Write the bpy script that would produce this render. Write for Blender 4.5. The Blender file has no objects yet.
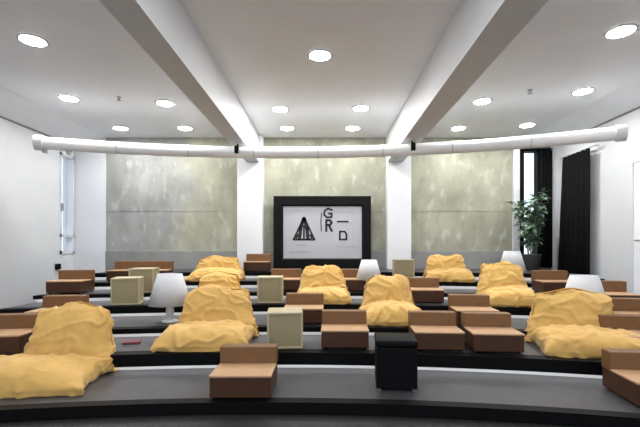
import bpy, bmesh, math, random
from mathutils import Vector, Matrix, noise
random.seed(4)
S = bpy.context.scene
C = S.collection
PI = math.pi

# ------------------------------------------------------------------ camera, world, exposure
CAMZ, F, VX, VY = 1.10, 400.0, 325.0, 248.0
cam = bpy.data.objects.new('camera', bpy.data.cameras.new('camera'))
C.objects.link(cam); S.camera = cam
cam.location = (0, 0, CAMZ); cam.rotation_euler = (PI/2, 0, 0)
cam.data.sensor_width = 36.0; cam.data.lens = F/640*36
cam.data.shift_x = (320-VX)/640; cam.data.shift_y = (VY-213.5)/640
cam.data.clip_start = 0.05

W = bpy.data.worlds.new('daylight'); S.world = W; W.use_nodes = True
bg = W.node_tree.nodes['Background']
bg.inputs['Color'].default_value = (0.80, 0.88, 1.0, 1); bg.inputs['Strength'].default_value = 0.9
S.view_settings.view_transform = 'Standard'; S.view_settings.look = 'None'
S.view_settings.gamma = 1.0; S.view_settings.use_curve_mapping = False
S.view_settings.exposure = 0.95
LAMP = 100.0        # strength of the downlight diffusers
LED = 2.6          # strength of the strips below the step edges

# ------------------------------------------------------------------ materials
def srgb(r, g, b):
    f = lambda c: (c/255/12.92) if c/255 <= 0.04045 else ((c/255+0.055)/1.055)**2.4
    return (f(r), f(g), f(b), 1)

def mat(name, col, rough=0.6, metal=0.0, var=0.08, scale=12.0, bump=0.0, bscale=60.0, spec=0.5, col2=None, sheen=0.0):
    m = bpy.data.materials.new(name); m.use_nodes = True
    nt = m.node_tree; b = nt.nodes['Principled BSDF']
    b.inputs['Roughness'].default_value = rough; b.inputs['Metallic'].default_value = metal
    b.inputs['Specular IOR Level'].default_value = spec
    b.inputs['Sheen Weight'].default_value = sheen
    tc = nt.nodes.new('ShaderNodeTexCoord')
    n = nt.nodes.new('ShaderNodeTexNoise'); n.inputs['Scale'].default_value = scale; n.inputs['Detail'].default_value = 5
    nt.links.new(tc.outputs['Object'], n.inputs['Vector'])
    r = nt.nodes.new('ShaderNodeValToRGB'); nt.links.new(n.outputs['Fac'], r.inputs['Fac'])
    r.color_ramp.elements[0].position = 0.3; r.color_ramp.elements[1].position = 0.7
    c2 = col2 if col2 else tuple(min(1, c*(1+var)) for c in col[:3])+(1,)
    c1 = col if col2 else tuple(c*(1-var) for c in col[:3])+(1,)
    r.color_ramp.elements[0].color = c1; r.color_ramp.elements[1].color = c2
    nt.links.new(r.outputs['Color'], b.inputs['Base Color'])
    if bump > 0:
        n2 = nt.nodes.new('ShaderNodeTexNoise'); n2.inputs['Scale'].default_value = bscale; n2.inputs['Detail'].default_value = 3
        nt.links.new(tc.outputs['Object'], n2.inputs['Vector'])
        bp = nt.nodes.new('ShaderNodeBump'); bp.inputs['Strength'].default_value = bump; bp.inputs['Distance'].default_value = 0.01
        nt.links.new(n2.outputs['Fac'], bp.inputs['Height']); nt.links.new(bp.outputs['Normal'], b.inputs['Normal'])
    return m

def emit(name, col, strength):
    m = bpy.data.materials.new(name); m.use_nodes = True
    nt = m.node_tree; nt.nodes.remove(nt.nodes['Principled BSDF'])
    e = nt.nodes.new('ShaderNodeEmission'); e.inputs['Color'].default_value = col; e.inputs['Strength'].default_value = strength
    nt.links.new(e.outputs[0], nt.nodes['Material Output'].inputs['Surface'])
    return m

def concrete():
    m = bpy.data.materials.new('board_cast_concrete'); m.use_nodes = True
    nt = m.node_tree; b = nt.nodes['Principled BSDF']; b.inputs['Roughness'].default_value = 0.75
    tc = nt.nodes.new('ShaderNodeTexCoord')
    def nz(scale, detail, stretch=(1, 1, 1), off=(0, 0, 0)):
        mp = nt.nodes.new('ShaderNodeMapping'); mp.inputs['Scale'].default_value = stretch; mp.inputs['Location'].default_value = off
        nt.links.new(tc.outputs['Object'], mp.inputs['Vector'])
        n = nt.nodes.new('ShaderNodeTexNoise'); n.inputs['Scale'].default_value = scale; n.inputs['Detail'].default_value = detail
        nt.links.new(mp.outputs[0], n.inputs['Vector']); return n.outputs['Fac']
    def ramp(fac, p0, c0, p1, c1):
        r = nt.nodes.new('ShaderNodeValToRGB'); nt.links.new(fac, r.inputs['Fac'])
        r.color_ramp.elements[0].position = p0; r.color_ramp.elements[0].color = c0
        r.color_ramp.elements[1].position = p1; r.color_ramp.elements[1].color = c1
        return r.outputs['Color']
    def mix(mode, fac, a, c):
        x = nt.nodes.new('ShaderNodeMix'); x.data_type = 'RGBA'; x.blend_type = mode
        if isinstance(fac, float): x.inputs[0].default_value = fac
        else: nt.links.new(fac, x.inputs[0])
        for s, v in ((6, a), (7, c)):
            if isinstance(v, tuple): x.inputs[s].default_value = v
            else: nt.links.new(v, x.inputs[s])
        return x.outputs[2]
    # grey pour at the left end, warmer olive pour over the rest of the wall
    sep = nt.nodes.new('ShaderNodeSeparateXYZ'); nt.links.new(tc.outputs['Object'], sep.inputs[0])
    ad = nt.nodes.new('ShaderNodeMath'); ad.operation = 'MULTIPLY_ADD'
    nt.links.new(nz(1.3, 2), ad.inputs[0]); ad.inputs[1].default_value = 1.6
    nt.links.new(sep.outputs['X'], ad.inputs[2])
    mr = nt.nodes.new('ShaderNodeMapRange'); nt.links.new(ad.outputs[0], mr.inputs['Value'])
    mr.inputs['From Min'].default_value = -2.3; mr.inputs['From Max'].default_value = -1.5
    base = mix('MIX', mr.outputs[0], srgb(150, 151, 150), srgb(154, 154, 137))
    st = ramp(nz(2.2, 8, (1, 1, 0.8)), 0.3, (0.70, 0.70, 0.69, 1), 0.68, (1.06, 1.06, 1.05, 1))
    c = mix('MULTIPLY', 1.0, base, st)
    dr = ramp(nz(7, 4, (1.0, 1, 0.5), (3, 0, 0)), 0.56, (0, 0, 0, 1), 0.76, (1, 1, 1, 1))   # pale drips
    c = mix('MIX', mix('MULTIPLY', 1.0, dr, (0.35, 0.35, 0.35, 1)), c, srgb(214, 213, 207))
    dk = ramp(nz(5, 4, (1.4, 1, 0.6), (9, 0, 2)), 0.54, (0, 0, 0, 1), 0.68, (1, 1, 1, 1))
    c = mix('MIX', mix('MULTIPLY', 1.0, dk, (0.4, 0.4, 0.4, 1)), c, srgb(120, 120, 108))
    nt.links.new(c, b.inputs['Base Color'])
    bp = nt.nodes.new('ShaderNodeBump'); bp.inputs['Strength'].default_value = 0.25; bp.inputs['Distance'].default_value = 0.02
    nt.links.new(nz(18, 6), bp.inputs['Height']); nt.links.new(bp.outputs['Normal'], b.inputs['Normal'])
    return m

M = dict(
    white=mat('white_paint', srgb(206, 208, 211), 0.55, var=0.02, scale=3),
    ceil=mat('ceiling_paint', srgb(236, 238, 242), 0.5, var=0.02, scale=2),
    concrete=concrete(),
    shadowgrey=mat('grey_shadow_tone', srgb(128, 128, 126), 0.7, var=0.12, scale=4),  # grey for painted-in shade at the wall foot and under the coves
    carpet=mat('charcoal_floor', srgb(58, 58, 61), 0.45, var=0.12, scale=8, bump=0.15, bscale=200),
    stage=mat('dark_stage_floor', srgb(34, 34, 35), 0.6, var=0.12, scale=6, bump=0.1, bscale=160),
    edge=mat('black_step_edge', srgb(7, 7, 8), 0.6, var=0.1, spec=0.12),
    yellow=mat('mustard_fabric', srgb(206, 166, 96), 0.85, var=0.07, scale=7, bump=0.12, bscale=220, spec=0.15, sheen=0.2),
    piping=mat('mustard_piping', srgb(186, 142, 70), 0.85, spec=0.15),
    brown=mat('tan_leather', srgb(118, 84, 52), 0.5, var=0.08, scale=9, bump=0.08, bscale=120, spec=0.35),
    seat=mat('lit_tan_leather', srgb(184, 148, 112), 0.5, var=0.06, scale=9, bump=0.08, bscale=120, spec=0.35),  # tan leather lightened to paint in overhead light on the seat tops
    front=mat('dark_brown_base', srgb(70, 43, 26), 0.5, var=0.1, scale=9, spec=0.3),
    cream=mat('beige_plywood', srgb(150, 138, 104), 0.6, var=0.06, scale=5),
    creamrim=mat('pale_edge_wood', srgb(178, 167, 136), 0.6, var=0.05, scale=5),
    black=mat('black_leather', srgb(8, 8, 9), 0.6, var=0.1, spec=0.12),
    frame=mat('black_board_frame', srgb(9, 9, 10), 0.6, var=0.05, spec=0.12),
    metal=mat('steel', srgb(170, 170, 172), 0.35, 1.0, var=0.03),
    shade=mat('white_lamp_shade', srgb(202, 204, 208), 0.7, var=0.01),
    lampbase=mat('white_enamel', srgb(225, 225, 225), 0.4, var=0.01),
    duct=mat('white_duct_paint', srgb(232, 232, 232), 0.38, var=0.02),
    board=mat('grey_board', srgb(160, 161, 166), 0.5, var=0.03, scale=2),
    ink=mat('black_ink', srgb(24, 24, 26), 0.6, var=0.02),
    faint=mat('grey_ink', srgb(150, 150, 154), 0.6, var=0.02),
    curtain=mat('black_curtain', srgb(17, 17, 18), 0.9, var=0.12, scale=4, spec=0.1),
    leaf=mat('leaf_green', srgb(70, 100, 78), 0.5, scale=3, col2=srgb(132, 158, 134)),
    stem=mat('bark', srgb(120, 100, 74), 0.8, var=0.2),
    pot=mat('grey_pot', srgb(46, 46, 46), 0.6, var=0.05),
    soil=mat('soil', srgb(50, 38, 28), 0.9, var=0.2),
    red=mat('dark_red_cover', srgb(120, 62, 66), 0.6, var=0.05),
    cable=mat('pale_cable', srgb(214, 206, 198), 0.5, var=0.02),
    glass=None,
    lamp=emit('downlight_glow', (1.0, 0.99, 0.97, 1), LAMP),
    led=emit('strip_glow', (1.0, 0.98, 0.97, 1), LED),
)
g = bpy.data.materials.new('window_glass'); g.use_nodes = True
gb = g.node_tree.nodes['Principled BSDF']; gb.inputs['Transmission Weight'].default_value = 1.0
gb.inputs['Roughness'].default_value = 0.02; gb.inputs['IOR'].default_value = 1.02
gn = g.node_tree.nodes.new('ShaderNodeTexNoise'); gn.inputs['Scale'].default_value = 2
gr_ = g.node_tree.nodes.new('ShaderNodeValToRGB')
gr_.color_ramp.elements[0].color = (0.90, 0.95, 1, 1); gr_.color_ramp.elements[1].color = (0.96, 0.99, 1, 1)
g.node_tree.links.new(gn.outputs['Fac'], gr_.inputs['Fac']); g.node_tree.links.new(gr_.outputs['Color'], gb.inputs['Base Color'])
M['glass'] = g

# ------------------------------------------------------------------ mesh helpers
def add_box(bm, x0, x1, y0, y1, z0, z1, bev=0.0, seg=2):
    t = bmesh.new()
    bmesh.ops.create_cube(t, size=1.0)
    for v in t.verts:
        v.co = Vector(((x0+x1)/2+v.co.x*(x1-x0), (y0+y1)/2+v.co.y*(y1-y0), (z0+z1)/2+v.co.z*(z1-z0)))
    if bev > 0: bmesh.ops.bevel(t, geom=t.edges[:], offset=bev, segments=seg, affect='EDGES', profile=0.5)
    merge(bm, t)

def merge(bm, t, mx=None):
    if mx is not None: bmesh.ops.transform(t, matrix=mx, verts=t.verts[:])
    me = bpy.data.meshes.new('tmp'); t.to_mesh(me); t.free(); bm.from_mesh(me); bpy.data.meshes.remove(me)

def add_lathe(bm, prof, seg=32, origin=(0, 0, 0), cap=True):
    o = Vector(origin); rings = []
    for r, z in prof:
        rings.append([bm.verts.new(o+Vector((r*math.cos(2*PI*i/seg), r*math.sin(2*PI*i/seg), z))) for i in range(seg)])
    for a, b in zip(rings, rings[1:]):
        for i in range(seg): bm.faces.new((a[i], a[(i+1) % seg], b[(i+1) % seg], b[i]))
    if cap:
        bm.faces.new(rings[0][::-1]); bm.faces.new(rings[-1])

def add_tube(bm, pts, r, seg=10, closed=False):
    pts = [Vector(p) for p in pts]; n = len(pts); rings = []
    rr = r if isinstance(r, (list, tuple)) else [r]*n
    for i, p in enumerate(pts):
        a = pts[(i-1) % n] if (closed or i > 0) else p
        b = pts[(i+1) % n] if (closed or i < n-1) else p
        d = (b-a).normalized()
        up = Vector((0, 0, 1)) if abs(d.z) < 0.9 else Vector((1, 0, 0))
        u = d.cross(up).normalized(); v = d.cross(u).normalized()
        rings.append([bm.verts.new(p+(u*math.cos(2*PI*k/seg)+v*math.sin(2*PI*k/seg))*rr[i]) for k in range(seg)])
    m = n if closed else n-1
    for i in range(m):
        a, b = rings[i], rings[(i+1) % n]
        for k in range(seg): bm.faces.new((a[k], a[(k+1) % seg], b[(k+1) % seg], b[k]))
    if not closed:
        bm.faces.new(rings[0][::-1]); bm.faces.new(rings[-1])

def obj(name, bm, m, parent=None, smooth=False):
    bmesh.ops.recalc_face_normals(bm, faces=bm.faces[:])
    me = bpy.data.meshes.new(name); bm.to_mesh(me); bm.free()
    o = bpy.data.objects.new(name, me); C.objects.link(o)
    me.materials.append(m)
    if smooth:
        for p in me.polygons: p.use_smooth = True
    if parent is not None: o.parent = parent
    return o

def struct(name, bm, m, parent=None, smooth=False):
    o = obj(name, bm, m, parent, smooth)
    if parent is None: o['kind'] = 'structure'
    return o

def thing(name, label, cat, loc=(0, 0, 0), rz=0.0, group=None):
    o = bpy.data.objects.new(name, None); C.objects.link(o)
    o.empty_display_size = 0.1
    o.location = loc; o.rotation_euler = (0, 0, rz)
    o['label'] = label; o['category'] = cat
    if group: o['group'] = group
    return o

def tag(o, label, cat, group=None):
    o['label'] = label; o['category'] = cat
    if group: o['group'] = group
    return o

def dup(root, label, loc, rz=0.0, scale=1.0):
    r = root.copy(); C.objects.link(r); r.location = loc; r.rotation_euler = (0, 0, rz)
    r.scale = scale if isinstance(scale, tuple) else (scale,)*3
    r['label'] = label
    for ch in list(root.children):
        c = ch.copy(); C.objects.link(c); c.parent = r
        for gch in ch.children:
            d = gch.copy(); C.objects.link(d); d.parent = c
    return r

# ------------------------------------------------------------------ the tiers: concentric arcs that rise away from the stage
AX, AY = -0.4, -8.0
DK = [2.67, 3.42, 4.06, 4.78, 5.31, 5.90, 6.43]
ZK = [0.08, 0.221, 0.309, 0.431, 0.516, 0.613, 0.714]
XL, XR, YB = -3.55, 3.75, 7.40
def arc_y(R, x): return AY+math.sqrt(R*R-(x-AX)**2)

def arc_solid(bm, y0f, y1f, z0, z1, x0=XL, x1=XR, n=56):
    cols = []
    for i in range(n+1):
        x = x0+(x1-x0)*i/n
        cols.append([bm.verts.new((x, y0f(x), z0)), bm.verts.new((x, y0f(x), z1)), bm.verts.new((x, y1f(x), z1)), bm.verts.new((x, y1f(x), z0))])
    for a, b in zip(cols, cols[1:]):
        for k in range(4): bm.faces.new((a[k], a[(k+1) % 4], b[(k+1) % 4], b[k]))
    bm.faces.new(cols[0]); bm.faces.new(cols[-1][::-1])

bm = bmesh.new(); add_box(bm, -4.9, 4.5, -3.0, 7.7, -0.2, 0.0); struct('floor', bm, M['stage'])
for k in range(7):
    R = DK[k]-AY
    R2 = (DK[k+1]-AY) if k < 6 else None
    bm = bmesh.new()
    arc_solid(bm, lambda x: arc_y(R, x), (lambda x: arc_y(R2, x)) if R2 else (lambda x: YB), 0.0, ZK[k])
    t = struct('floor_tier', bm, M['carpet'])
    zb = ZK[k-1] if k else 0.0
    gap = 0.042 if k else 0.004
    ov = 0.07 if k else 0.035
    bm = bmesh.new(); arc_solid(bm, lambda x: arc_y(R-ov, x), lambda x: arc_y(R+0.05, x), zb+gap, ZK[k]+0.003)
    e = struct('trim_%d' % (k+1), bm, M['edge'])
    if k:
        bm = bmesh.new(); arc_solid(bm, lambda x: arc_y(R-0.055, x), lambda x: arc_y(R-0.030, x), zb+gap-0.002, zb+gap+0.004)
        struct('light_strip', bm, M['led'], e)
        bm = bmesh.new(); arc_solid(bm, lambda x: arc_y(R-0.008, x), lambda x: arc_y(R+0.01, x), zb, zb+gap)  # white board added to catch the strip light as a bright line
        struct('strip_bounce_board', bm, M['white'], e)

def at(px, k, t):
    """point on tier k: t of the way from its front edge to the next riser, in line with photo column px"""
    d0 = DK[k]; d1 = DK[k+1] if k < 6 else 7.1
    R = d0+(d1-d0)*t-AY
    d = d0
    for _ in range(12):
        x = (px-VX)/F*d; d = arc_y(R, x)
    return Vector((x, d, ZK[k])), math.atan2(AX-x, d-AY)

# ------------------------------------------------------------------ the room shell
CZ = 3.14
WL, WR = -4.63, 4.26
# left wall with a tall window by the back corner (y 7.02-7.30)
bm = bmesh.new()
add_box(bm, WL-0.2, WL, -3.0, 6.98, 0, 3.0); add_box(bm, WL-0.2, WL, 7.36, YB+0.2, 0, 3.0)
add_box(bm, WL-0.2, WL, 6.98, 7.36, 0, 1.0); add_box(bm, WL-0.2, WL, 6.98, 7.36, 2.78, 3.0)
struct('wall_left', bm, M['white'])
bm = bmesh.new()
for z0, z1 in ((1.0, 1.05), (2.73, 2.78), (1.30, 1.34)): add_box(bm, WL-0.14, WL+0.015, 6.98, 7.36, z0, z1)
for y0, y1 in ((6.98, 7.02), (7.33, 7.36)): add_box(bm, WL-0.14, WL+0.015, y0, y1, 1.0, 2.78)
w = struct('window_1', bm, M['white'])
bm = bmesh.new(); add_box(bm, WL-0.10, WL-0.09, 7.0, 7.35, 1.03, 2.75); struct('pane', bm, M['glass'], w)
bm = bmesh.new(); add_box(bm, WL+0.015, WL+0.05, 6.985, 7.012, 1.75, 1.88, 0.004); struct('window_handle', bm, M['metal'], w)
# right wall
bm = bmesh.new(); add_box(bm, WR, WR+0.2, -3.0, YB+0.2, 0, 3.03); struct('wall_right', bm, M['white'])
bm = bmesh.new()
add_box(bm, WR-0.03, WR, 5.50, 5.58, 0, 2.27); add_box(bm, WR-0.03, WR, 4.50, 4.58, 0, 2.27); add_box(bm, WR-0.03, WR, 4.50, 5.58, 2.27, 2.35)
d = struct('door_1', bm, M['white'])
bm = bmesh.new(); add_box(bm, WR-0.015, WR, 4.58, 5.50, 0, 2.27); struct('door_leaf', bm, M['ceil'], d)
bm = bmesh.new(); add_tube(bm, [(WR-0.02, 5.42, 1.2), (WR-0.07, 5.42, 1.2), (WR-0.07, 5.30, 1.2)], 0.01); struct('door_handle', bm, M['metal'], d)
# back wall, cast concrete, with a tall window near the right corner
wx0, wx1, wz0, wz1 = 3.58, 4.16, 0.75, 2.93
bm = bmesh.new()
add_box(bm, WL, wx0, YB, YB+0.25, 0, 3.14); add_box(bm, wx1, WR, YB, YB+0.25, 0, 3.14)
add_box(bm, wx0, wx1, YB, YB+0.25, 0, wz0); add_box(bm, wx0, wx1, YB, YB+0.25, wz1, 3.14)
struct('wall_back', bm, M['concrete'])
# formwork joints and tie holes cast into the concrete
bm = bmesh.new()
for x0, x1 in ((-4.05, -1.62), (-1.11, 1.11), (1.57, 3.45)):
    add_box(bm, x0, x1, YB-0.006, YB, 1.78, 1.80)
    xs = x0+0.8
    while xs < x1-0.2:
        add_box(bm, xs, xs+0.012, YB-0.005, YB, 1.07, 2.95); xs += 0.9
struct('trim_8', bm, M['concrete'])
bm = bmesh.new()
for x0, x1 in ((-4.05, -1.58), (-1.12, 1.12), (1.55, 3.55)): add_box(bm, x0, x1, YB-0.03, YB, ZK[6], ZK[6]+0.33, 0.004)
struct('shade_band_back', bm, M['shadowgrey'])  # grey band standing in for shade along the foot of the wall
# white columns and the corner pilasters
bm = bmesh.new(); add_box(bm, -1.58, -1.12, 7.18, YB, ZK[6], CZ, 0.01); struct('column', bm, M['white'])
bm = bmesh.new(); add_box(bm, 1.12, 1.55, 7.18, YB, ZK[6], CZ, 0.01); struct('column', bm, M['white'])
bm = bmesh.new(); add_box(bm, WL, -4.05, 7.37, YB+0.01, 0.0, CZ); struct('trim_9', bm, M['white'])
bm = bmesh.new(); add_box(bm, 3.46, 3.575, YB-0.06, YB, ZK[6], 3.14); struct('trim_10', bm, M['white'])
bm = bmesh.new(); add_box(bm, 4.165, WR, YB-0.06, YB, 0.0, 3.14); struct('trim_11', bm, M['white'])
# right window
bm = bmesh.new()
for x0, x1 in ((wx0, wx0+0.095), (wx1-0.07, wx1), (wx0+0.345, wx0+0.39)): add_box(bm, x0, x1, YB-0.02, YB+0.12, wz0, wz1)
for z0, z1 in ((wz0, wz0+0.05), (wz1-0.05, wz1)): add_box(bm, wx0, wx1, YB-0.02, YB+0.12, z0, z1)
w = struct('window_2', bm, M['frame'])
bm = bmesh.new(); add_box(bm, wx0+0.05, wx1-0.05, YB+0.06, YB+0.07, wz0+0.04, wz1-0.04); struct('pane', bm, M['glass'], w)
# ceiling, beams and the sloped plaster coves along the side walls
bm = bmesh.new(); add_box(bm, -4.9, 4.5, -3.0, YB+0.25, CZ, CZ+0.15); struct('ceiling', bm, M['ceil'])
bm = bmesh.new(); add_box(bm, -1.415, -1.185, -3.0, 7.18, 2.65, CZ); struct('beam', bm, M['white'])
bm = bmesh.new(); add_box(bm, 1.125, 1.40, -3.0, 7.18, 2.65, CZ); struct('beam', bm, M['white'])
def prism_y(bm, prof, y0, y1):
    a = [bm.verts.new((x, y0, z)) for x, z in prof]; b = [bm.verts.new((x, y1, z)) for x, z in prof]
    n = len(prof); bm.faces.new(a); bm.faces.new(b[::-1])
    for i in range(n): bm.faces.new((a[i], b[i], b[(i+1) % n], a[(i+1) % n]))
bm = bmesh.new(); prism_y(bm, [(WL, 3.0), (WL+0.02, 2.98), (-4.08, CZ), (WL, CZ)], -3.0, YB); struct('trim_12', bm, M['ceil'])
bm = bmesh.new(); prism_y(bm, [(WR, 3.03), (WR-0.02, 3.01), (3.75, CZ), (WR, CZ)], -3.0, YB); struct('trim_13', bm, M['ceil'])
# grey strips painting in the shadow line where the coves meet the side walls
bm = bmesh.new(); add_box(bm, WL, WL+0.022, -3.0, YB, 2.962, 2.982); struct('trim_14', bm, M['shadowgrey'])  # painted-in shadow line under the left cove
bm = bmesh.new(); add_box(bm, WR-0.022, WR, -3.0, YB, 2.992, 3.012); struct('trim_15', bm, M['shadowgrey'])  # painted-in shadow line under the right cove
# ------------------------------------------------------------------ recessed downlights
def make_light(label, loc):
    t = thing('downlight', label, 'ceiling light', loc, 0, 'recessed ceiling downlights')
    bm = bmesh.new(); add_lathe(bm, [(0.105, -0.002), (0.135, -0.002), (0.138, -0.010), (0.115, -0.014), (0.105, -0.006)], 32, cap=False)
    bmesh.ops.remove_doubles(bm, verts=bm.verts[:], dist=1e-6)
    obj('trim_ring', bm, M['white'], t, True)
    bm = bmesh.new(); add_lathe(bm, [(0.107, -0.0015), (0.105, -0.010), (0.07, -0.017), (0.01, -0.019)], 32); obj('diffuser', bm, M['lamp'], t, True)
    return t
LIGHTS = [
    (33, 40, 'large bright downlight nearest in the left ceiling bay'),
    (69, 98, 'downlight of the left bay over the left aisle, just ahead of the duct end'),
    (165, 103, 'downlight of the left bay close beside the left beam'),
    (124, 130, 'small far downlight of the left bay just above the duct'),
    (192, 134, 'small far downlight tucked beside the left beam above the duct'),
    (320, 55, 'large bright downlight alone in the middle bay between the beams'),
    (280, 109, 'middle bay downlight left of centre in the second row'),
    (361, 108, 'middle bay downlight right of centre in the second row'),
    (290, 137, 'small far middle bay downlight above the duct, left of the board'),
    (351, 135, 'small far middle bay downlight above the duct, over the right edge of the board'),
    (621, 31, 'large bright downlight nearest in the right ceiling bay'),
    (583, 91, 'downlight of the right bay nearest the right wall above the black curtain'),
    (482, 101, 'downlight of the right bay close beside the right beam'),
    (454, 132, 'small far downlight of the right bay beside the right beam'),
    (527, 125, 'small far downlight of the right bay above the tall window'),
]
proto = None
for px, py, lab in LIGHTS:
    dd = F*(CZ-CAMZ)/(VY-py); p = ((px-VX)/F*dd, min(dd, 6.80), CZ)
    if proto is None: proto = make_light(lab, p)
    else: dup(proto, lab, p)
for x, y in ((-2.9, 1.9), (0, 2.2), (2.9, 1.9), (-2.9, 0.0), (0, 0.0), (2.9, 0.0)):  # extra downlights out of view, added to light the room
    dup(proto, 'unseen downlight added for light above and behind the viewpoint', (x, y, CZ))

# sprinkler heads
def sprinkler(px, py, lab):
    dd = F*(CZ-CAMZ)/(VY-py)
    bm = bmesh.new(); add_lathe(bm, [(0.03, 0), (0.03, -0.008), (0.012, -0.01), (0.012, -0.04), (0.03, -0.043), (0.03, -0.047)], 16)
    o = obj('sprinkler_head', bm, M['metal'], None, False); o.location = ((px-VX)/F*dd, dd, CZ)
    tag(o, lab, 'sprinkler', 'ceiling sprinkler heads')
sprinkler(119, 97, 'small grey sprinkler head in the left ceiling bay')
sprinkler(530, 90, 'small grey sprinkler head in the right ceiling bay')

# ------------------------------------------------------------------ curved white air duct hung below the beams
DCX, DCY, DR, DZ, DRAD = -0.63, -3.60, 9.6, CAMZ+1.43, 0.085
def duct_pt(x): return Vector((x, DCY+math.sqrt(DR*DR-(x-DCX)**2), DZ))
dt = thing('air_duct', 'long curved white air duct hung across the room below the two beams', 'duct', duct_pt(0))
org = duct_pt(0)
bm = bmesh.new(); add_tube(bm, [duct_pt(-3.92+7.64*i/60)-org for i in range(61)], DRAD, 24); obj('pipe', bm, M['duct'], dt, True)
for xe in (-3.92, 3.72):
    a = duct_pt(xe)-org; b = duct_pt(xe+(0.09 if xe < 0 else -0.09))-org
    bm = bmesh.new(); add_tube(bm, [a+(a-b)*0.1, b], DRAD+0.018, 24); obj('end_cap', bm, M['white'], dt, False)
for i in range(1, 8):
    x = -3.92+7.64*i/8
    a = duct_pt(x-0.012)-org; b = duct_pt(x+0.012)-org
    bm = bmesh.new(); add_tube(bm, [a, b], DRAD+0.006, 24); obj('joint_ring', bm, M['white'], dt)
for x in (-1.30, 1.262):
    p = duct_pt(x)-org
    bm = bmesh.new(); add_tube(bm, [p+Vector((0, -0.02, 0.06)), Vector((p.x, p.y-0.02, 2.65-DZ))], 0.012, 8)
    add_box(bm, p.x-0.03, p.x+0.03, p.y-DRAD-0.035, p.y-DRAD+0.02, -0.035, 0.075, 0.008); obj('hanger', bm, M['black'], dt)
for x in (-3.82, -3.55):
    p = duct_pt(x)-org
    bm = bmesh.new(); add_box(bm, p.x-0.022, p.x+0.022, p.y-0.03, p.y+0.03, -DRAD-0.05, -DRAD+0.02, 0.006); obj('clamp', bm, M['metal'], dt)

# ------------------------------------------------------------------ board with thick black frame against the back wall
def px_at(px, d): return (px-VX)/F*d
def pz_at(py, d): return CAMZ-(py-VY)/F*d
D0 = 7.18
bx0, bx1 = px_at(273.5, D0), px_at(371, D0); bz1 = pz_at(196, D0); bz0 = ZK[6]
ix0, ix1, iz0, iz1 = px_at(283, D0), px_at(362, D0), pz_at(258.5, D0), pz_at(206, D0)
bt = thing('notice_board', 'pale grey board in a thick black frame standing against the concrete wall', 'board', ((bx0+bx1)/2, D0, bz0))
o = Vector(bt.location)
bm = bmesh.new()
ring0 = [(bx0, bz0), (bx1, bz0), (bx1, bz1), (bx0, bz1)]
e = 0.025
ring1 = [(ix0-e, iz0-e), (ix1+e, iz0-e), (ix1+e, iz1+e), (ix0-e, iz1+e)]; ring2 = [(ix0, iz0), (ix1, iz0), (ix1, iz1), (ix0, iz1)]
def ring(pts, y): return [bm.verts.new((x-o.x, y-o.y, z-o.z)) for x, z in pts]
rs = [ring(ring0, YB-0.035), ring(ring0, D0), ring(ring1, D0), ring(ring2, D0+0.05), ring(ring2, YB-0.035)]
for a, b in zip(rs, rs[1:]+rs[:1]):
    for i in range(4): bm.faces.new((a[i], a[(i+1) % 4], b[(i+1) % 4], b[i]))
obj('board_frame', bm, M['frame'], bt)
ys = D0+0.05
bm = bmesh.new(); add_box(bm, ix0-o.x, ix1-o.x, ys-o.y, ys-o.y+0.02, iz0-o.z, iz1-o.z); panel = obj('panel', bm, M['board'], bt)
def P(px, py): return (px_at(px, ys)-o.x, pz_at(py, ys)-o.z)
def stroke(bm, pts, w):
    h = w/2*ys/F
    q = [Vector(P(*p)) for p in pts]
    for a, b in zip(q, q[1:]):
        dvec = (b-a).normalized(); n = Vector((-dvec.y, dvec.x))*h; ex = dvec*h*0.7
        poly = [a-ex+n, b+ex+n, b+ex-n, a-ex-n]
        f0 = [bm.verts.new((p.x, ys-o.y-0.004, p.y)) for p in poly]; f1 = [bm.verts.new((p.x, ys-o.y, p.y)) for p in poly]
        bm.faces.new(f0); bm.faces.new(f1[::-1])
        for i in range(4): bm.faces.new((f0[i], f0[(i+1) % 4], f1[(i+1) % 4], f1[i]))
bm = bmesh.new()          # triangle emblem: outline with arched strokes inside
stroke(bm, [(304, 217.5), (293.5, 239.5), (314.5, 239.5), (304, 217.5)], 1.8)
stroke(bm, [(303.5, 219), (300.5, 229), (299.5, 239)], 3.4); stroke(bm, [(304.5, 219), (307, 229), (308, 239)], 3.4)
stroke(bm, [(304, 226), (303.9, 239)], 1.8); stroke(bm, [(296, 237.5), (298, 235)], 2.4); stroke(bm, [(312, 237.5), (310.5, 235)], 2.4)
obj('triangle_emblem', bm, M['ink'], bt)
bm = bmesh.new()          # G over R
stroke(bm, [(332, 210), (328, 208.4), (324.5, 211), (324.2, 215), (327, 217.5), (331.5, 217), (331.7, 213.6), (328.6, 213.6)], 1.9)
stroke(bm, [(326.3, 231), (326.3, 220.3), (330, 220.3), (331.6, 222.6), (330, 225), (327, 225)], 2.2); stroke(bm, [(328.6, 225), (331.8, 231)], 2.2)
stroke(bm, [(321.6, 213), (320.8, 222), (321.4, 231)], 0.9)
obj('lettering', bm, M['ink'], bt)
bm = bmesh.new(); stroke(bm, [(337.5, 221.6), (348, 221.6)], 1.7); obj('lettering', bm, M['ink'], bt)
bm = bmesh.new(); stroke(bm, [(339.8, 239.5), (339.8, 231.6), (344.6, 231.6), (346.4, 234), (346.4, 239.5), (339.8, 239.5)], 1.8); obj('lettering', bm, M['ink'], bt)
for pts, wd in (([(297, 245), (300, 245)], 2), ([(302, 245), (305.5, 245)], 2), ([(289, 251.5), (311, 251.5)], 1), ([(337, 246.5), (356, 246.5)], 1)):
    bm = bmesh.new(); stroke(bm, pts, wd); obj('small_print', bm, M['faint'], bt)

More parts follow.
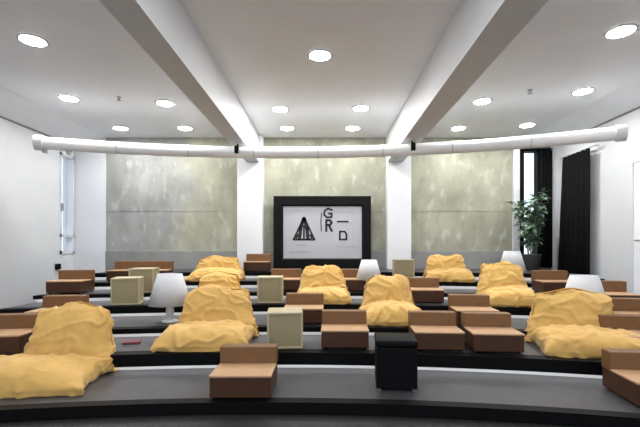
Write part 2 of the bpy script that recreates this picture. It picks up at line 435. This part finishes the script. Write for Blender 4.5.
# ------------------------------------------------------------------ curtains
def curtain(bm, x0, y0, x1, y1, z0, z1, folds, amp, flare=0.0, th=0.012, n=90):
    dx, dy = x1-x0, y1-y0; L = math.hypot(dx, dy); nx, ny = -dy/L, dx/L
    rows = []
    for side in (0, 1):
        for z in (z0, (z0+z1)/2, z1):
            r = []
            for i in range(n+1):
                u = i/n; fl = (1-(z-z0)/(z1-z0))*flare
                w = math.sin(u*folds*2*PI)*amp+side*th
                r.append(bm.verts.new((x0+dx*(u*(1+fl))+nx*w, y0+dy*(u*(1+fl))+ny*w, z)))
            rows.append(r)
    for a, b in ((0, 1), (1, 2), (4, 3), (5, 4)):
        for i in range(n): bm.faces.new((rows[a][i], rows[a][i+1], rows[b][i+1], rows[b][i]))
    for a, b in ((0, 3), (5, 2)):
        for i in range(n): bm.faces.new((rows[a][i], rows[b][i], rows[b][i+1], rows[a][i+1]))
    for i in (0, n):
        bm.faces.new((rows[0][i], rows[1][i], rows[4][i], rows[3][i])); bm.faces.new((rows[1][i], rows[2][i], rows[5][i], rows[4][i]))
t = thing('curtain', 'wide black blackout curtain hanging on the white right wall', 'curtain', (WR-0.1, 6.25, 0.02))
bm = bmesh.new(); curtain(bm, -0.02, 0.0, -0.02, 0.70, 0.03, 2.64, 6, 0.035, 0.28); obj('drape', bm, M['curtain'], t, True)
bm = bmesh.new(); add_tube(bm, [(0.0, -0.08, 2.67), (0.0, 0.82, 2.67)], 0.014, 12)
for y in (-0.05, 0.79): add_tube(bm, [(0, y, 2.67), (0.1, y, 2.67)], 0.01, 8)
obj('curtain_rod', bm, M['white'], t, True)
t = thing('curtain', 'narrow black curtain drawn over the right half of the tall window', 'curtain', (3.95, YB-0.10, ZK[6]+0.01))
bm = bmesh.new(); curtain(bm, -0.03, 0.0, 0.20, 0.0, 0.02, 2.16, 4, 0.022); obj('drape', bm, M['curtain'], t, True)
bm = bmesh.new(); add_tube(bm, [(-0.36, 0.0, 2.19), (0.21, 0.0, 2.19)], 0.011, 12)
add_tube(bm, [(-0.33, 0, 2.19), (-0.33, 0.09, 2.19)], 0.008, 8); add_tube(bm, [(0.19, 0, 2.19), (0.19, 0.09, 2.19)], 0.008, 8)
obj('curtain_rod', bm, M['frame'], t, True)

# ------------------------------------------------------------------ potted tree by the window
rnd = random.Random(11)
pp = Vector((px_at(531, 6.9), 6.9, ZK[6]))
t = thing('potted_tree', 'leafy green potted tree in front of the tall window', 'plant', pp)
bm = bmesh.new(); add_lathe(bm, [(0.10, 0), (0.13, 0.02), (0.16, 0.26), (0.165, 0.28), (0.15, 0.28), (0.145, 0.25)], 28); obj('pot', bm, M['pot'], t, True)
bm = bmesh.new(); add_lathe(bm, [(0.01, 0.256), (0.143, 0.256), (0.143, 0.262), (0.01, 0.266)], 20); obj('soil', bm, M['soil'], t)
bm = bmesh.new(); tips = []
for i in range(8):
    a = rnd.uniform(0, 2*PI); h = rnd.uniform(0.75, 1.22); r = rnd.uniform(0.05, 0.26)
    pts = [Vector((0.03*math.cos(a), 0.03*math.sin(a), 0.2)), Vector((r*.4*math.cos(a), r*.4*math.sin(a), 0.2+h*.45)), Vector((r*math.cos(a), r*math.sin(a), 0.2+h*.95))]
    add_tube(bm, pts, [0.012, 0.009, 0.005], 8)
    for s in range(12): tips.append(pts[1].lerp(pts[2], -0.35+1.35*s/11))
obj('stem', bm, M['stem'], t, True)
bm = bmesh.new()
for tp in tips:
    for _ in range(5):
        a = rnd.uniform(0, 2*PI); el = rnd.uniform(-0.7, 0.6); L = rnd.uniform(0.10, 0.19); wd = L*0.24
        d = Vector((math.cos(a)*math.cos(el), math.sin(a)*math.cos(el), math.sin(el)))
        s = d.cross(Vector((0, 0, 1))).normalized(); up = s.cross(d)
        b0 = tp+d*0.02; mid = b0+d*L*0.5+up*L*0.06; tip = b0+d*L-up*L*0.12
        v = [bm.verts.new(c) for c in (b0, b0+d*L*.25+s*wd*.8, mid+s*wd, b0+d*L*.78+s*wd*.55, tip, b0+d*L*.78-s*wd*.55, mid-s*wd, b0+d*L*.25-s*wd*.8, mid-up*0.006)]
        for i in range(8): bm.faces.new((v[i], v[(i+1) % 8], v[8]))
fo = obj('foliage', bm, M['leaf'], t)

# ------------------------------------------------------------------ mustard bean bags
def crumple(p, seed, amp):
    """height of the cloth above its smooth shape: broad dents, puffs between pulled creases, sharp folds"""
    q = Vector((p.x*2.6+seed, p.y*2.6-seed, p.z*2.6))
    w = Vector((noise.noise(q*1.7), noise.noise(q*1.7+Vector((9, 3, 1))), noise.noise(q*1.7+Vector((2, 8, 5)))))*0.55
    h = noise.noise(q)*1.5
    d = noise.voronoi((q+w)*1.5)[0]
    h += (0.55-d[0])*0.8
    r = 1-abs(noise.noise(Vector((q.x*1.9, q.y*1.9, q.z*2.9))+w*1.6))*2.4
    h += max(0.0, r)**3*1.0
    r2 = 1-abs(noise.noise(Vector((q.x*3.8+4, q.y*4.2, q.z*6.0))+w*2.5))*2.4
    h += max(0.0, r2)**3*0.3
    return h*amp

def sgn(v, e): return math.copysign(abs(v)**e, v)

def pillow(place, n, m, amp, seed):
    """closed cushion: place(u, v, side) gives the smooth surface, u and v in -1..1; the cloth is then crumpled along its normal"""
    bm = bmesh.new(); sides = []
    us = [math.sin(PI/2*(2*i/n-1)) for i in range(n+1)]; vs = [math.sin(PI/2*(2*j/m-1)) for j in range(m+1)]
    e = 1e-3
    for side in (1, -1):
        g = []
        for i, u in enumerate(us):
            row = []
            for j, v in enumerate(vs):
                rim = i in (0, n) or j in (0, m)
                if side == -1 and rim: row.append(sides[0][i][j]); continue
                p = place(u, v, side)
                uu, vv = max(-.97, min(.97, u)), max(-.97, min(.97, v))
                t1 = place(uu+e, vv, side)-place(uu-e, vv, side); t2 = place(uu, vv+e, side)-place(uu, vv-e, side)
                nn = t1.cross(t2); nn = nn.normalized()*side if nn.length > 1e-12 else Vector((0, 0, 1))
                k = 0.35 if rim else 1.0
                q = p+nn*crumple(p, seed, amp)*k
                q.z = max(0.0, q.z)
                row.append(bm.verts.new(q))
            g.append(row)
        sides.append(g)
        for i in range(n):
            for j in range(m):
                f = (g[i][j], g[i+1][j], g[i+1][j+1], g[i][j+1])
                try: bm.faces.new(f if side == 1 else f[::-1])
                except ValueError: pass
    return bm

def make_bag(label, loc, rz, Wd, H, seed, sx=0.0, seat_h=0.24, dep=0.62, bw=1.0, bx=0.0):
    t = thing('bean_bag', label, 'bean bag', loc, rz, 'mustard bean bags on the tiers')
    def seat(u, v, side):                       # lies flat: u across, v from front to back
        pin = 1-0.10*(1-v*v)*abs(u)             # sides drawn in between the corners
        x = sx+Wd*0.52*u*pin; y = -0.17*dep/0.62+dep*0.42*v*(1-0.06*(1-u*u)*abs(v))
        th = ((1-u**4)*(1-v**4))**0.5
        zm = 0.055+0.03*v
        z = zm+(seat_h-zm)*th*(0.86+0.14*v) if side > 0 else zm*(1-min(1, th*2.2))
        return Vector((x, y, z))
    obj('seat_cushion', pillow(seat, 72, 48, 0.020, seed), M['yellow'], t, True)
    by = 0.10*dep/0.62
    def back(u, v, side):                       # stands up: u across, v from bottom to top
        w = 0.5+0.5*v
        wid = Wd*bw*(0.52-0.15*w)*(1-0.05*(1-v*v))
        x = bx+wid*u
        z = max(0.0, H*(w*1.02)*(1-0.11*abs(u)**3*w)+0.03*H*math.sin(u*5+seed)*w)
        th = ((1-u**4)*(1-v**4))**0.5*dep*(0.34-0.15*w)
        y = by+0.10*dep+0.22*z-side*th
        return Vector((x, y, z))
    obj('backrest', pillow(back, 72, 52, 0.022, seed+5.3), M['yellow'], t, True)
    # seam piping around the rim of the backrest
    pts = []
    for k in range(61):
        a = k/60*3
        u, v = (-1, -0.9+1.9*a) if a < 1 else ((-1+2*(a-1), 1) if a < 2 else (1, 1-1.9*(a-2)))
        p = back(u, v, 1); nrm = Vector((u*0.35 if abs(u) == 1 else 0, 0, 0))
        q = Vector((p.x, p.y, p.z)); q = q+Vector((0, 0, 0))
        pts.append((q.x*1.005, q.y, q.z+0.004))
    bm = bmesh.new(); add_tube(bm, pts, 0.007, 8); obj('seam_piping', bm, M['piping'], t, True)
    return t

# (photo column, tier, depth, width, height, seed, seat shift, turn, seat height, depth, label)
BAGS = [
    (32, 0, 0.75, 1.00, 0.53, 1.1, 0.0, 0.0, 0.22, 0.58, 'largest mustard bean bag, lower left on the front tier, cut by the photo edge'),
    (211, 1, 0.58, 0.80, 0.47, 2.7, 0.0, 0.0, 0.20, 0.58, 'mustard bean bag on the second tier behind the brown seat at left of centre'),
    (390, 2, 0.56, 0.66, 0.45, 3.9, 0.0, 0.06, 0.21, 0.56, 'mustard bean bag above the black cube, between centre and right'),
    (322, 3, 0.55, 0.66, 0.42, 5.2, 0.02, 0.0, 0.19, 0.48, 'mustard bean bag in front of the framed board at the middle of the room'),
    (505, 3, 0.50, 0.62, 0.47, 6.6, 0.02, 0.0, 0.22, 0.46, 'tall mustard bean bag right of centre in front of a small white lamp'),
    (581, 1, 0.64, 0.82, 0.47, 7.7, 0.03, 0.0, 0.20, 0.56, 'mustard bean bag at right on the second tier in front of the white lamp'),
    (217, 3, 0.55, 0.62, 0.34, 8.3, -0.02, 0.0, 0.17, 0.46, 'mustard bean bag left of the board, directly behind the bigger one on the second tier'),
    (217, 5, 0.55, 0.78, 0.34, 9.4, 0.0, 0.0, 0.17, 0.46, 'farthest mustard bean bag at left, near the concrete wall and left column'),
    (446, 5, 0.55, 0.66, 0.36, 10.8, 0.04, -0.1, 0.17, 0.46, 'farthest mustard bean bag at right, below the concrete wall beside a beige cube'),
]
for px, k, tt, wd, h, sd, sx, turn, sh, dep, lab in BAGS:
    p, rz = at(px, k, tt); make_bag(lab, p, rz+turn, wd, h, sd, sx, sh, dep, *((0.70, 0.20) if k == 0 else (1.0, 0.02 if px == 211 else 0.0)))

# ------------------------------------------------------------------ brown low floor seats
def make_seat(label, loc, rz):
    t = thing('floor_seat', label, 'seat', loc, rz, 'low brown floor seats')
    bm = bmesh.new(); add_box(bm, -0.205, 0.205, 0.0, 0.40, 0.012, 0.148, 0.006); obj('base', bm, M['front'], t)
    bm = bmesh.new(); add_box(bm, -0.21, 0.21, -0.005, 0.29, 0.148, 0.164, 0.006, 3); obj('seat_cushion', bm, M['seat'], t)
    bm = bmesh.new(); add_box(bm, -0.21, 0.21, 0.29, 0.405, 0.148, 0.285, 0.010, 3); obj('backrest', bm, M['brown'], t)
    for sx in (-1, 1):
        for y in (0.03, 0.37):
            bm = bmesh.new(); add_lathe(bm, [(0.018, 0), (0.018, 0.012)], 14, (sx*0.17, y, 0)); obj('foot', bm, M['black'], t)
    return t
SEATS = [
    (240, 0, 0.01, 0, 'low brown seat on the front tier at left of centre, nearest of all'),
    (673, 0, 0.22, 0, 'low brown seat on the front tier cut by the right edge of the photo'),
    (345, 1, 0.08, 0, 'low brown seat on the second tier between the beige cube and the black cube'),
    (440, 1, 0.08, 0, 'left of two adjoining brown seats on the second tier, next to the black cube'),
    (499, 1, 0.08, 0, 'right of two adjoining brown seats on the second tier, next to a bean bag'),
    (-8, 1, 0.10, 0, 'brown seat on the second tier at the left photo edge behind the largest bean bag'),
    (648, 1, 0.30, 0, 'brown seat on the second tier right of the right bean bag, at the photo edge'),
    (478, 2, 0.15, 0.0, 'brown seat on the third tier behind the adjoining pair'),
    (303, 2, 0.12, 0.0, 'brown seat on the third tier just behind the nearest beige cube'),
    (47, 2, 0.15, 0.0, 'brown seat on the third tier half hidden behind the largest bean bag'),
    (642, 2, 0.15, 0.0, 'dark looking brown seat on the third tier at the right photo edge'),
    (427, 3, 0.30, 0.0, 'brown seat on the fourth tier below the farthest right bean bag'),
    (622, 3, 0.10, 0.0, 'brown seat on the fourth tier right of the white lamp, by the right wall'),
    (63, 4, 0.10, 0.0, 'brown seat at the left end of the fifth tier by the white left wall'),
    (284, 4, 0.15, 0.0, 'brown seat on the fifth tier behind the beige cube left of the middle bean bag'),
    (349, 4, 0.15, 0.0, 'brown seat on the fifth tier left of the small white lamp at the board'),
    (561, 4, 0.20, 0.0, 'brown seat on the fifth tier left of the right white lamp, below the black curtain'),
    (121, 5, 0.25, 0.0, 'left of two brown seats on the sixth tier below the grey concrete'),
    (151, 5, 0.25, 0.0, 'right of two brown seats on the sixth tier behind the left lamp'),
    (256, 6, 0.20, 0.0, 'brown seat on the top tier at the foot of the left column, beside the board'),
]
sp = None
for px, k, tt, turn, lab in SEATS:
    p, rz = at(px, k, tt); p.z += 0.003 if tt < 0.12 else 0.0
    if sp is None: sp = make_seat(lab, p, rz*0.5+turn)
    else: dup(sp, lab, p, rz*0.5+turn)

# ------------------------------------------------------------------ beige cubes
def make_cube(label, loc, rz):
    t = thing('cube_stool', label, 'stool', loc, rz, 'beige wooden cube stools')
    s, h = 0.155, 0.315
    bm = bmesh.new(); add_box(bm, -s+0.008, s-0.008, 0.008, 2*s-0.008, 0.008, h-0.008); obj('panel', bm, M['cream'], t)
    bm = bmesh.new(); w = 0.018
    for x in (-s, s-w):
        for y in (0, 2*s-w): add_box(bm, x, x+w, y, y+w, 0, h, 0.003)
    for z in (0, h-w):
        for y in (0, 2*s-w): add_box(bm, -s+w, s-w, y, y+w, z, z+w, 0.003)
        for x in (-s, s-w): add_box(bm, x, x+w, w, 2*s-w, z, z+w, 0.003)
    obj('edge_frame', bm, M['creamrim'], t)
    bm = bmesh.new(); add_box(bm, -s+w, s-w, w, 2*s-w, h-0.010, h, 0.003); obj('seat_board', bm, M['creamrim'], t)
    return t
CUBES = [
    (285, 1, 0.08, 0.10, 'nearest beige cube stool, on the second tier right of the bean bag'),
    (270, 3, 0.12, 0.06, 'beige cube stool on the fourth tier left of the middle bean bag'),
    (125, 3, 0.12, 0.12, 'beige cube stool on the fourth tier just left of the left white lamp'),
    (141, 4, 0.12, 0.0, 'beige cube stool half hidden between another cube and the left white lamp'),
    (404, 5, 0.30, 0.0, 'farthest beige cube stool, at the foot of the right column'),
]
cp = None
for px, k, tt, turn, lab in CUBES:
    p, rz = at(px, k, tt); p.z += 0.003 if tt < 0.12 else 0.0
    if cp is None: cp = make_cube(lab, p, rz+turn)
    else: dup(cp, lab, p, rz+turn)

# black cube
p, rz = at(397, 0, 0.28)
t = thing('cube_stool', 'black cube stool on the front tier right of centre, below a bean bag', 'stool', p, rz)
bm = bmesh.new(); add_box(bm, -0.145, 0.145, 0, 0.29, 0.015, 0.31, 0.008); obj('body', bm, M['black'], t)
bm = bmesh.new(); add_box(bm, -0.15, 0.15, -0.005, 0.295, 0.31, 0.360, 0.016, 3); obj('seat_cushion', bm, M['black'], t, True)
for sx in (-1, 1):
    for y in (0.022, 0.268):
        bm = bmesh.new(); add_lathe(bm, [(0.016, 0), (0.016, 0.016)], 14, (sx*0.122, y, 0)); obj('foot', bm, M['metal'], t)

# ------------------------------------------------------------------ white table lamps
def make_lamp(label, loc):
    t = thing('table_lamp', label, 'lamp', loc, 0, 'white lamps on the tiers')
    bm = bmesh.new(); add_lathe(bm, [(0.085, 0), (0.085, 0.012), (0.07, 0.02), (0.03, 0.026), (0.03, 0.03)], 32); obj('lamp_base', bm, M['lampbase'], t, True)
    bm = bmesh.new(); add_lathe(bm, [(0.026, 0.028), (0.04, 0.06), (0.042, 0.12), (0.03, 0.19), (0.016, 0.22), (0.016, 0.30)], 24); obj('stem', bm, M['lampbase'], t, True)
    bm = bmesh.new(); add_lathe(bm, [(0.22, 0.185), (0.125, 0.515), (0.120, 0.515), (0.215, 0.185)], 48, cap=False)
    bm.verts.ensure_lookup_table(); n = 48
    for i in range(n): bm.faces.new((bm.verts[i], bm.verts[(i+1) % n], bm.verts[3*n+(i+1) % n], bm.verts[3*n+i]))
    sh = obj('lamp_shade', bm, M['shade'], t, True)
    bm = bmesh.new(); add_lathe(bm, [(0.02, 0.29), (0.035, 0.33), (0.03, 0.37), (0.008, 0.385)], 20); obj('bulb', bm, M['shade'], t, True)
    bm = bmesh.new()
    for a in (0, 2*PI/3, 4*PI/3): add_tube(bm, [(0.012*math.cos(a), 0.012*math.sin(a), 0.30), (0.08*math.cos(a), 0.08*math.sin(a), 0.44), (0.123*math.cos(a), 0.123*math.sin(a), 0.505)], 0.003, 6)
    obj('shade_carrier', bm, M['metal'], t)
    return t
LAMPS = [
    (170, 2, 0.42, 1.0, 'white lamp with conical shade at left, its stem in full view'),
    (584, 2, 0.50, 1.0, 'white lamp with conical shade at right, rising behind a bean bag'),
    (369, 4, 0.35, 0.82, 'small white lamp in front of the right edge of the framed board'),
    (512, 5, 0.35, 0.86, 'farthest white lamp, behind the tall bean bag beside the plant'),
]
lp = None
for px, k, tt, sc, lab in LAMPS:
    p, rz = at(px, k, tt)
    if lp is None: lp = make_lamp(lab, p)
    else: dup(lp, lab, p, 0, sc)

# ------------------------------------------------------------------ small things
p, rz = at(132, 1, 0.55)
bm = bmesh.new(); add_box(bm, -0.075, 0.075, -0.05, 0.05, 0, 0.022, 0.003); b_ = obj('booklet', bm, M['red'])
b_.location = p; b_.rotation_euler = (0, 0, 0.3); tag(b_, 'small dark red booklet lying on the second tier left of a bean bag', 'booklet')
p, rz = at(430, 2, 0.60)
bm = bmesh.new(); pts = [(-0.10+0.2*i/14, 0.10-0.22*i/14+0.02*math.sin(i*.7), 0.006) for i in range(15)]
add_tube(bm, pts, 0.006, 8); b_ = obj('cable', bm, M['cable'], None, True); b_.location = p
tag(b_, 'short pale cable lying on the third tier behind the left brown seat of the pair', 'cable')
def wall_box(x, y, z, lab, s):
    bm = bmesh.new(); add_box(bm, min(0, s*0.05), max(0, s*0.05), -0.05, 0.05, -0.05, 0.05, 0.008)
    add_box(bm, min(s*0.045, s*0.055), max(s*0.045, s*0.055), -0.03, 0.03, -0.03, 0.03, 0.002)
    o = obj('wall_socket', bm, M['black']); o.location = (x, y, z); tag(o, lab, 'socket')
wall_box(WL, 6.9, 0.78, 'small black socket box low on the left wall below the window', 1)
wall_box(WR, 6.13, 0.58, 'small black socket box low on the right wall near the lamp', -1)
